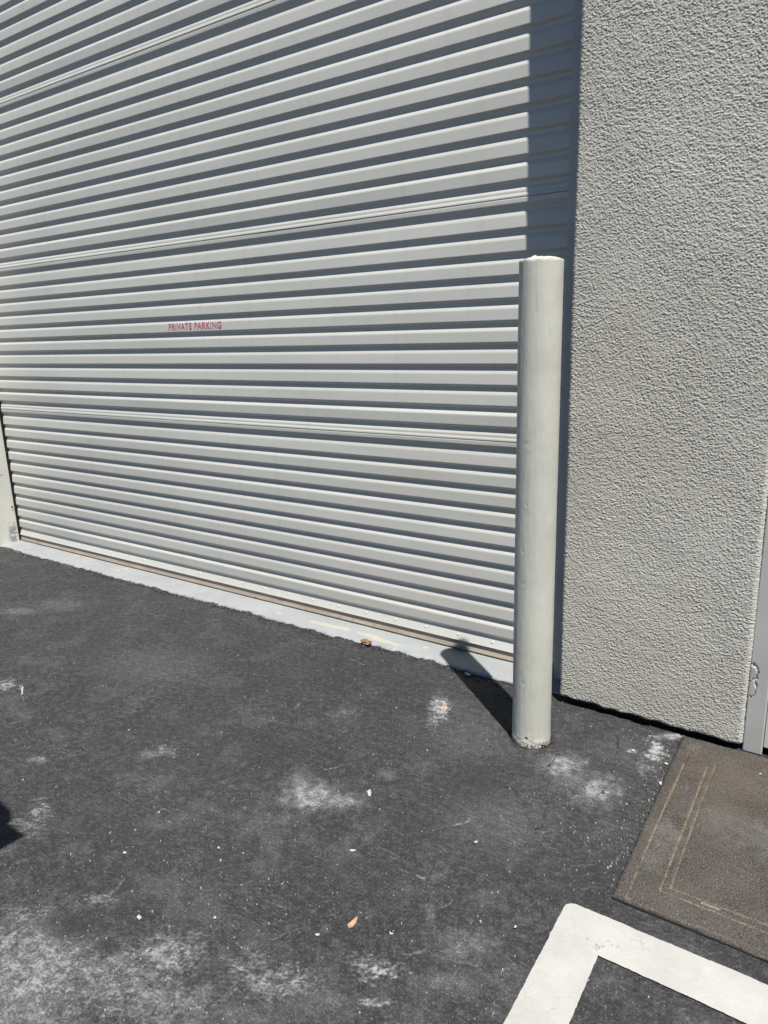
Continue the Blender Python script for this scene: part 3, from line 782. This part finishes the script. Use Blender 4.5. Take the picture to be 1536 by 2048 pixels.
# ------------------------------------------------------------------ bollard
def build_bollard():
    cx, cy = -.631*H, 1.519*H; R = .0467*H; top = 1.134*H
    b = thing('bollard', 'pale grey painted steel pipe bollard standing in front of the stucco pillar', 'bollard', (cx, cy, 0))
    n = 200
    zs = np.concatenate([np.arange(-.03, .06, .0018), np.arange(.06, top-.02, .005), np.linspace(top-.02, top-.002, 9)])
    th = np.arange(n)/n*2*math.pi
    T, Zg = np.meshgrid(th, zs)
    arc = T*R
    rad = R + .0004*fbm(np.cos(T)*3, Zg*4+np.sin(T)*3, 3, 3) + .00018*fbm(arc/.012, Zg/.03, 6, 3)
    # thick wrinkled paint and rust-lifted skin at the foot
    foot = sstep(.052, .0, Zg+.010*vnoise(arc/.03, Zg*0, 9))
    rad = rad + foot*(.0011*fbm(arc/.016, Zg/.012, 12, 3)+.0008)
    chip = foot*0
    def ding(px, py, r, depth, ringed=True):
        d = ray(px, py); o = Vector((0, 0, H))
        a = d.x**2+d.y**2; bb = 2*(d.x*(o.x-cx)+d.y*(o.y-cy)); cc = (o.x-cx)**2+(o.y-cy)**2-R*R
        t_ = (-bb-math.sqrt(max(bb*bb-4*a*cc, 0)))/(2*a); q = o+d*t_
        th0 = math.atan2(q.y-cy, q.x-cx) % (2*math.pi)
        dth = (T-th0+math.pi) % (2*math.pi)-math.pi
        dd = np.hypot(dth*R, Zg-q.z)/r
        return dd
    for px, py, r, dep in ((1053, 888, .011, .0012), (1060, 912, .014, .0008), (1052, 1011, .007, .0016), (1045, 1103, .008, .0018), (1047, 1167, .009, .0016),
                           (1045, 1366, .010, .0018), (1060, 546, .005, .0018), (1093, 934, .008, .0008), (1042, 845, .004, .0016), (1076, 865, .006, .0008),
                           (1032, 1180, .004, .0014), (1031, 1110, .004, .0014), (1036, 1250, .005, .0012), (1070, 1010, .006, .0006)):
        dd = ding(px, py, r, dep)
        dd = dd+.35*vnoise(arc/.006+px, Zg/.006, 55); rad = rad - .32*dep*sstep(1.0, .3, dd) + dep*.2*sstep(.35, 0, np.abs(dd-1.05))
    # a hole near the foot and flaked rim
    dd = ding(1052, 1477.5, .0042, 0); rad = rad-.006*sstep(1.1, .6, dd); chip = np.maximum(chip, sstep(1.4, .8, dd))
    edge = sstep(.012, .002, Zg+.006*vnoise(arc/.008, Zg/.01, 22)-.002)
    chip = np.maximum(chip, .85*edge)
    V = np.stack([cx+rad*np.cos(T), cy+rad*np.sin(T), Zg + np.where(Zg > top-.03, .0015*vnoise(arc/.02, Zg*0, 31), 0)], 2).reshape(-1, 3)
    nr = len(zs); i = np.arange((nr-1)*n); r = i//n; c = i % n
    F = np.stack([r*n+c, r*n+(c+1) % n, (r+1)*n+(c+1) % n, (r+1)*n+c], 1)
    np_mesh('pipe', V, F, M['bollard'], b, attrs={'chip': chip.ravel()})
    # mortar cap, trowelled to a low crooked dome
    nrg = 26; V = []; 
    for k in range(nrg+1):
        q = 1-k/nrg
        for j in range(n):
            a = 2*math.pi*j/n; x, y = math.cos(a)*q, math.sin(a)*q
            z = top-.004 + .0115*(1-q**2.6)**.8
            V.append((x, y, z))
    V = np.array(V)
    x, y = V[:, 0], V[:, 1]; q = np.hypot(x, y)
    bump = .0012*fbm(x*2.2+5, y*2.2, 44, 4, .6)*(1-.3*q)
    lump = .0045*np.exp(-(((x+.30)**2+(y+.15)**2)/.020))
    V[:, 2] += bump+lump
    rr = R*(1.006-.006*0)*q*(1+.005*vnoise(np.arctan2(y, x)*5, q*0, 48)*q)
    ang = np.arctan2(y, x)
    W = np.stack([cx+rr*np.cos(ang), cy+rr*np.sin(ang), V[:, 2]], 1)
    skirt = W[:n].copy(); skirt[:, 2] = top-.012; skirt[:, :2] = (skirt[:, :2]-[cx, cy])*.97+[cx, cy]
    W = np.concatenate([skirt, W]); nr = nrg+2
    i = np.arange((nr-1)*n); r = i//n; c = i % n
    F = np.stack([r*n+c, r*n+(c+1) % n, (r+1)*n+(c+1) % n, (r+1)*n+c], 1)
    np_mesh('mortar_cap', W, F, M['bollard'], b, attrs={'chip': np.zeros(len(W))})
build_bollard()

# ------------------------------------------------------------------ painted corner of a bay
def build_line():
    st = .004
    x0, x1, xe = -.363*H, -.281*H, .55
    y1, y0, ye = 1.056*H, .970*H, .30
    xs = np.concatenate([np.arange(x0, x1, st), [x1], np.arange(x1+st, xe, st)])
    ys = np.concatenate([np.arange(ye, y0, st), [y0], np.arange(y0+st, y1, st), [y1]])
    X, Y = np.meshgrid(xs, ys)
    ok = (X <= x1+1e-6) | (Y >= y0-1e-6)
    wear = np.zeros_like(X)
    for px, py, r, s in ((1195, 1895, .030, .75), (1175, 1882, .05, .5), (1220, 1892, .045, .5), (1215, 1860, .05, .35), (1110, 1990, .06, .45), (1105, 1960, .05, .3),
                         (1330, 1955, .03, .3), (1150, 1870, .03, .45), (1060, 2000, .04, .3)):
        c = G(px, py); wear = np.maximum(wear, s*np.clip(1.1-np.hypot(X-c.x, Y-c.y)/r, 0, 1))
    # the join of the two strokes
    d, _ = segdist(X, Y, (x1, y0), (x1+.004, y1)); wear = np.maximum(wear, .42*sstep(.006, 0, d+.003*vnoise(X/.02, Y/.02, 3)))
    e = np.minimum(np.abs(X-x0), np.abs(Y-y1)); e = np.minimum(e, np.where(Y < y0, np.abs(X-x1), 9)); e = np.minimum(e, np.where(X > x1, np.abs(Y-y0), 9))
    wear = np.maximum(wear, .32*sstep(.006, 0, e))
    Xo = X + .0010*vnoise(X/.02, Y/.02, 11)+.0008*vnoise(X/.007, Y/.007, 12) + (y1-Y)*.022
    Yo = Y + .0010*vnoise(X/.02, Y/.02, 13)+.0008*vnoise(X/.007, Y/.007, 14)
    # outer corner softly rounded
    cr = .022; cxr, cyr = x0+cr, y1-cr
    dx = np.clip(cxr-X, 0, None); dy = np.clip(Y-cyr, 0, None); both = (dx > 0) & (dy > 0)
    dm = np.hypot(dx, dy); mx = np.maximum(dx, dy); f = np.where(both & (dm > 0), mx/np.maximum(dm, 1e-9), 1)
    Xo = np.where(both, cxr-dx*f+(Xo-X), Xo); Yo = np.where(both, cyr+dy*f+(Yo-Y), Yo)
    Zo = .0042 + .0022*fbm(X/.35, Y/.35, 17, 3) + .0003*fbm(X/.011, Y/.011, 5, 2)
    keep = ok[:-1, :-1] & ok[1:, 1:] & ok[1:, :-1] & ok[:-1, 1:]
    V = np.stack([Xo, Yo, Zo], 2).reshape(-1, 3); F = grid_quads(*X.shape, keep)
    V, F, w = compact(V, F, wear.ravel())
    o = np_mesh('painted_bay_line', V, F, M['roadpaint'], attrs={'wear': w})
    tag(o, 'white painted bay line turning a corner on the asphalt in front of the door mat', 'road marking', None, 'thing')
build_line()

# ------------------------------------------------------------------ door mat
def build_mat():
    m_ = thing('door_mat', 'worn dark grey door mat with rusty orange border lines below the stucco pillar', 'door mat', (-.1*H, 1.4*H, 0))
    x0, x1, y0, y1 = -.300*H, .42, 1.106*H, 1.712*H
    st = .003
    xs = np.arange(x0, x1, st); ys = np.arange(y0, y1, st)
    X, Y = np.meshgrid(xs, ys)
    skew = lambda X, Y: X - (Y-y0)/(y1-y0)*.016 + .010*0
    e = np.minimum(np.minimum(X-x0, x1-X), np.minimum(Y-y0, y1-Y))
    Z = .0125 + .0011*fbm(X/.008, Y/.008, 3, 3, .6) + .0012*fbm(X/.09, Y/.09, 5, 3)
    Z -= .006*sstep(.008, 0, e)
    Xo = skew(X, Y) + np.where(X-x0 < .02, (.0016*fbm(Y/.03, X*0, 8, 4, .8)+.002*vnoise(Y/.2, X*0, 18)), 0)*sstep(.02, 0, X-x0)
    Yo = Y + sstep(.02, 0, Y-y0)*.0025*fbm(X/.06, Y*0, 9, 3)
    lines = np.zeros_like(X); rust = np.zeros_like(X); dust = np.zeros_like(X)
    nz = vnoise(X/.025, Y/.025, 21); nf = vnoise(X/.006, Y/.006, 22)
    gp = lambda x, y: tuple(G(x, y, .0125))[:2]
    L = [((1368, 1528), (1300, 1680), .0038, 1.0), ((1300, 1680), (1253, 1794), .0032, .8), ((1253, 1794), (1368, 1841), .0026, .35), ((1368, 1841), (1536, 1905), .0026, .35),
         ((1414, 1535), (1320, 1780), .0040, .9), ((1320, 1780), (1400, 1812), .0040, .8), ((1400, 1812), (1540, 1868), .0040, .75),
         ((1432, 1528), (1400, 1610), .0045, .6), ((1400, 1610), (1341, 1776), .0045, .75), ((1341, 1776), (1400, 1798), .004, .8), ((1400, 1798), (1540, 1852), .004, .75),
         ((1384, 1486), (1372, 1520), .003, .25), ((1425, 1507), (1536, 1540), .0024, .25), ((1432, 1519), (1536, 1552), .0024, .22)]
    for a, b, wd, s in L:
        d, _ = segdist(Xo, Yo, gp(*a), gp(*b))
        wd *= .75; v = sstep(wd, wd*.3, d+.0012*nf)*(.35+.65*sstep(-.5, .5, nz+.5*nf))
        lines = np.maximum(lines, s*v); Z -= .0022*sstep(wd*1.6, wd*.3, d)
    for px, py, r, s in ((1415, 1545, .10, .65), (1460, 1560, .12, .6), (1490, 1590, .09, .45), (1450, 1610, .06, .5), (1440, 1625, .05, .5), (1345, 1585, .05, .4),
                         (1500, 1530, .10, .35), (1400, 1520, .06, .5)):
        q = gp(px, py); rust = np.maximum(rust, s*sstep(1.1, .1, np.hypot(Xo-q[0], Yo-q[1])/r+.45*fbm(X/.05, Y/.05, 31, 3)))
    for px, py, r, s in ((1330, 1660, .05, .5), (1300, 1720, .04, .5), (1360, 1575, .03, .3), (1420, 1640, .08, .3), (1530, 1680, .09, .45), (1385, 1495, .03, .45), (1330, 1700, .06, .3)):
        q = gp(px, py); dust = np.maximum(dust, s*sstep(1.1, .1, np.hypot(Xo-q[0], Yo-q[1])/r+.5*fbm(X/.03, Y/.03, 33, 3)))
    d, _ = segdist(Xo, Yo, gp(1405, 1806), gp(1436, 1818)); bright = sstep(.004, .001, d+.002*nf)
    dust = np.maximum(dust, bright)
    A = np.stack([lines*.78, rust*.22, np.maximum(dust*.45, bright)], 2).reshape(-1, 3)
    V = np.stack([Xo, Yo, Z], 2).reshape(-1, 3); F = grid_quads(*X.shape)
    nr, nc = X.shape
    ring = np.concatenate([np.arange(nc), nc*np.arange(1, nr)+nc-1, nc*(nr-1)+np.arange(nc-2, -1, -1), nc*np.arange(nr-2, 0, -1)])
    sk = V[ring].copy(); sk[:, 2] = .0045; b0 = len(V); n = len(ring); i = np.arange(n); j = (i+1) % n
    F = np.concatenate([F, np.stack([ring[j], ring[i], b0+i, b0+j], 1)]); V = np.concatenate([V, sk])
    A = np.concatenate([A, np.zeros((n, 3))])
    np_mesh('pile', V, F, M['mat'], m_, attrs={'marks': A})
    mb = MB()
    mb.add([(skew(x0, y0)+.002, y0-.003, -.004), (x1, y0-.003, -.004), (skew(x1, y1), y1, -.004), (skew(x0, y1)+.002, y1, -.004),
            (skew(x0, y0)+.002, y0-.002, .0055), (x1, y0-.002, .0055), (skew(x1, y1), y1, .0055), (skew(x0, y1)+.002, y1, .0055)],
           [[0,3,2,1],[4,5,6,7],[0,1,5,4],[1,2,6,5],[2,3,7,6],[3,0,4,7]])
    mb.build('rubber_backing', M['rubber'], m_)
build_mat()

# ------------------------------------------------------------------ litter: chips, leaves, specks
def shard(name, outline_px, mat, label, cat, group=None, lift=.004, curl=.004, thick=.0008, seed=0):
    "a thin curled flake: its outline laid on the ground, with thickness"
    pts = [G(*p_) for p_ in outline_px]; c = sum(pts, Vector())/len(pts)
    rg = random.Random(seed); ax = Vector((rg.uniform(-1, 1), rg.uniform(-1, 1), 0)).normalized()
    R = max((p_-c).length for p_ in pts)
    ring = []
    for a, b in zip(pts, pts[1:]+pts[:1]):
        for k_ in range(4):
            q = a.lerp(b, k_/4); q = q + (q-c)*rg.uniform(-.06, .06); ring.append(q)
    rings = []
    for sft in (1.0, .66, .33):
        rings.append([c+(q-c)*sft for q in ring])
    V = []; n = len(ring)
    for rg_ in rings + [[c]]:
        for q in rg_:
            s_ = (q-c).dot(ax)/R
            V.append((q.x, q.y, lift + curl*s_*s_ + .15*R*max(s_, 0)*.4))
    F = []
    for k_ in range(2):
        for j in range(n): F.append([k_*n+j, k_*n+(j+1) % n, (k_+1)*n+(j+1) % n, (k_+1)*n+j])
    for j in range(n): F.append([2*n+j, 2*n+(j+1) % n, 3*n])
    m0 = len(V); V += [(x, y, z-thick) for x, y, z in V]; F2 = [[i+m0 for i in f[::-1]] for f in F]
    F += F2
    for j in range(n): F.append([j, m0+j, m0+(j+1) % n, (j+1) % n])
    V = np.array(V); loc = Vector((c.x, c.y, 0))
    me_o = np_mesh(name, V-np.array(loc), F, mat, None, False); me_o.location = loc
    tag(me_o, label, cat, group)
    return me_o
def blob(px, py, w, h, a=0, n=7, seed=0):
    rg = random.Random(seed); out = []
    for i in range(n):
        t_ = 2*math.pi*i/n; k_ = rg.uniform(.35, 1.15)
        x, y = w*.5*k_*math.cos(t_), h*.5*k_*math.sin(t_)
        out.append((px+x*math.cos(a)-y*math.sin(a), py+x*math.sin(a)+y*math.cos(a)))
    return out[::-1]
shard('leaf_scrap', [(715, 1836), (695, 1852), (698, 1859), (706, 1857), (713, 1848)][::-1], M['leaf'],
      'tan pointed leaf scrap alone on the asphalt at the bottom middle', 'leaf', None, .004, .006, seed=3)
CH = [(738, 1588, 11, 22, 0, 'white tall paint chip right of the chalky smear on the asphalt'),
      (45, 1383, 7, 24, .1, 'white sliver of paint near the left picture edge below the threshold'),
      (934, 1350, 15, 8, .2, 'pale paint chip lying inside the bollard shadow'),
      (707, 1703, 21, 8, -.1, 'flat white paint chip straight above the tan leaf scrap'),
      (951, 1687, 16, 7, .1, 'flat white paint chip left of the corner of the door mat'),
      (1322, 1570, 12, 7, .8, 'white splinter on the asphalt against the left edge of the mat'),
      (1331, 1529, 14, 5, .2, 'long white splinter near the top left corner of the mat'),
      (1266, 1503, 15, 6, .1, 'white paint chip below the dark gap under the stucco pillar'),
      (1519, 1558, 10, 4, 0, 'small white splinter lying on the door mat'),
      (1030, 1857, 9, 8, 0, 'round white paint drop left of the painted bay line'),
      (279, 1839, 13, 13, 0, 'round white paint chip above the worn grey bay of asphalt'),
      (250, 1708, 12, 7, -.3, 'small white paint chip right of the black shadow at the left edge'),
      (437, 1698, 9, 8, 0, 'small white chip just above the orange crumb'),
      (431, 1838, 10, 8, .3, 'white chip left of the tan leaf scrap'),
      (636, 1872, 13, 8, .2, 'pale grey chip below and left of the tan leaf scrap'),
      (782, 1870, 10, 9, .5, 'white chip below and right of the tan leaf scrap')]
for i, (x, y, ww_, hh_, a, lab) in enumerate(CH):
    lift = .016 if i == 8 else .004
    shard('paint_chip', blob(x, y, ww_*.9, hh_*.85, a, 7, i), M['chip'], lab, 'paint chip', 'white paint chips scattered on the ground', lift, .002, seed=i)
shard('leaf_crumb', blob(441, 1724, 5, 8, .3, 6, 40), M['leaf'], 'tiny orange crumb of leaf below a small white chip', 'leaf', None, .004, .002, seed=41)
# crumpled leaves: by the threshold and at the post's foot
def litter(name, px, py, w, h, mat, label, seed, n=5):
    c = G(px, py); rg = random.Random(seed); V = []; F = []
    R = .5*w*(c-Vector((0, 0, H))).length/FPX
    for k_ in range(n):
        o = Vector((rg.uniform(-.8, .8)*R, rg.uniform(-.3, .3)*R, .004+.004*k_/n)); L = R*rg.uniform(.35, .6); wd = L*rg.uniform(.35, .6)
        a = rg.uniform(-.5, .5); q = Matrix.Rotation(a, 3, 'Z') @ Matrix.Rotation(rg.uniform(-.7, .7), 3, 'X') @ Matrix.Rotation(rg.uniform(-.5, .5), 3, 'Y')
        b0 = len(V)
        for s_ in range(7):
            t_ = s_/6; ww2 = wd*math.sin(math.pi*min(max(t_, .04), .97))**.7
            for e_ in (-1, 0, 1):
                V.append(Vector((0, 0, .004)) + o + q @ Vector(((t_*2-1)*L, e_*ww2*(1+.25*rg.uniform(-1, 1)), .003*abs(e_)+.003*math.sin(t_*4+k_))))
        for s_ in range(6):
            for e_ in range(2):
                i0 = b0+s_*3+e_; F.append([i0, i0+3, i0+4, i0+1])
    V = np.array([[max(v.x, -9), v.y, max(v.z, .002)] for v in V])
    o = np_mesh(name, V, F, mat, None, False); o.location = (c.x, c.y, 0)
    md = o.modifiers.new('thickness', 'SOLIDIFY'); md.thickness = .0006
    return tag(o, label, 'leaf')
litter('dry_leaf', 735, 1289, 26, 10, M['leaf2'], 'crumpled rusty brown leaf lodged against the threshold edge', 5, 7)
litter('dry_leaf', 1086, 1493, 17, 10, M['leaf'], 'tan shredded leaf tucked against the foot of the bollard', 8, 6)

def build_flecks():
    rg = random.Random(21); V = []; F = []
    for i in range(2300):
        px = rg.uniform(-60, 1360); py = rg.uniform(1120, 2080)
        if rg.random() < .35:                              # thicker drifts near the mat, the pillar and the threshold
            cxp, cyp, s_ = rg.choice(((1290, 1560, 90), (1220, 1640, 80), (1130, 1600, 90), (600, 1700, 220), (880, 1430, 40), (430, 1760, 160), (300, 1260, 140), (800, 1400, 160)))
            px = rg.gauss(cxp, s_); py = rg.gauss(cyp, s_*.7)
        if py < 1000: continue
        c = G(px, py)
        if i < 330:                                        # crumbs along the broken edge of the threshold
            c.x = rg.uniform(-3.5*H, -.66*H); c.y = float(sill_edge(np.array([c.x]))[0])-abs(rg.gauss(0, .018))-.004
        elif i < 420:                                      # and along the left edge of the mat
            c.y = rg.uniform(1.10*H, 1.70*H); c.x = -.30*H-(c.y/H-1.106)*.022-abs(rg.gauss(0, .02))-.006
        if (i >= 330 and c.y > SILL_Y-.02) or c.y < .2: continue
        if c.x > -.30*H and c.y > 1.09*H: continue
        if math.hypot(c.x+.631*H, c.y-1.519*H) < .07: continue
        r = min(.0036, .0008*math.exp(rg.gauss(.15, .45)))
        n = rg.choice((4, 5, 6)); b0 = len(V); el = rg.uniform(.5, 1.0); a0 = rg.uniform(0, 6.3); ht = r*rg.uniform(.3, .7)
        zc = .0008+.0022*.5
        for j in range(n):
            t_ = 2*math.pi*j/n; k_ = rg.uniform(.7, 1.2)
            x, y = r*k_*math.cos(t_), r*k_*el*math.sin(t_)
            V.append((c.x+x*math.cos(a0)-y*math.sin(a0), c.y+x*math.sin(a0)+y*math.cos(a0), -.001))
        for j in range(n):
            v = V[b0+j]; V.append((c.x+(v[0]-c.x)*.8, c.y+(v[1]-c.y)*.8, zc+ht))
        F.append([b0+n+j for j in range(n)])
        for j in range(n): F.append([b0+j, b0+(j+1) % n, b0+n+(j+1) % n, b0+n+j])
    o = np_mesh('paint_flecks', np.array(V), F, M['chip'], None, False)
    tag(o, 'tiny white paint flecks and grit strewn over the asphalt', 'grit', None, 'stuff')
build_flecks()

# ------------------------------------------------------------------ made-up post and plate, added out of view to cast the left-edge shadow
def build_shadow_caster():
    tip = G(48, 1672); k_ = math.cos(SUN_EL)/math.sin(SUN_EL)
    def up(q, z): return Vector((q.x+SUN_H.x*k_*z, q.y+SUN_H.y*k_*z, z))
    zc = 1.30
    # outline of the shadow on the ground, lifted along the sun's rays to the plate
    outl = [G(48, 1672), G(23, 1655), G(14, 1647), G(24, 1640), G(22, 1626), G(0, 1604), G(-160, 1590), G(-150, 1740), G(0, 1700)]
    P0 = [up(q, zc) for q in outl]
    c = sum(P0, Vector())/len(P0)
    s_ = thing('shadow_caster', 'made-up steel post with a plate, added out of view to cast the left shadow', 'post', (c.x-.12, c.y-.02, 0))
    n = len(P0); V = [tuple(p_) for p_ in P0]+[(p_.x, p_.y, p_.z+.012) for p_ in P0]
    F = [list(range(n))[::-1], [n+i for i in range(n)]]+[[i, (i+1) % n, n+(i+1) % n, n+i] for i in range(n)]
    np_mesh('plate', np.array(V), F, M['steel'], s_, False)
    mb = MB(); x, y = c.x-.12, c.y-.02
    ring = [(math.cos(i*math.pi/6)*.022, math.sin(i*math.pi/6)*.022) for i in range(12)]
    mb.add([(x+a, y+b, 0) for a, b in ring]+[(x+a, y+b, zc+.004) for a, b in ring], [[i, (i+1) % 12, 12+(i+1) % 12, 12+i] for i in range(12)])
    mb.build('post', M['steel'], s_, True)
build_shadow_caster()
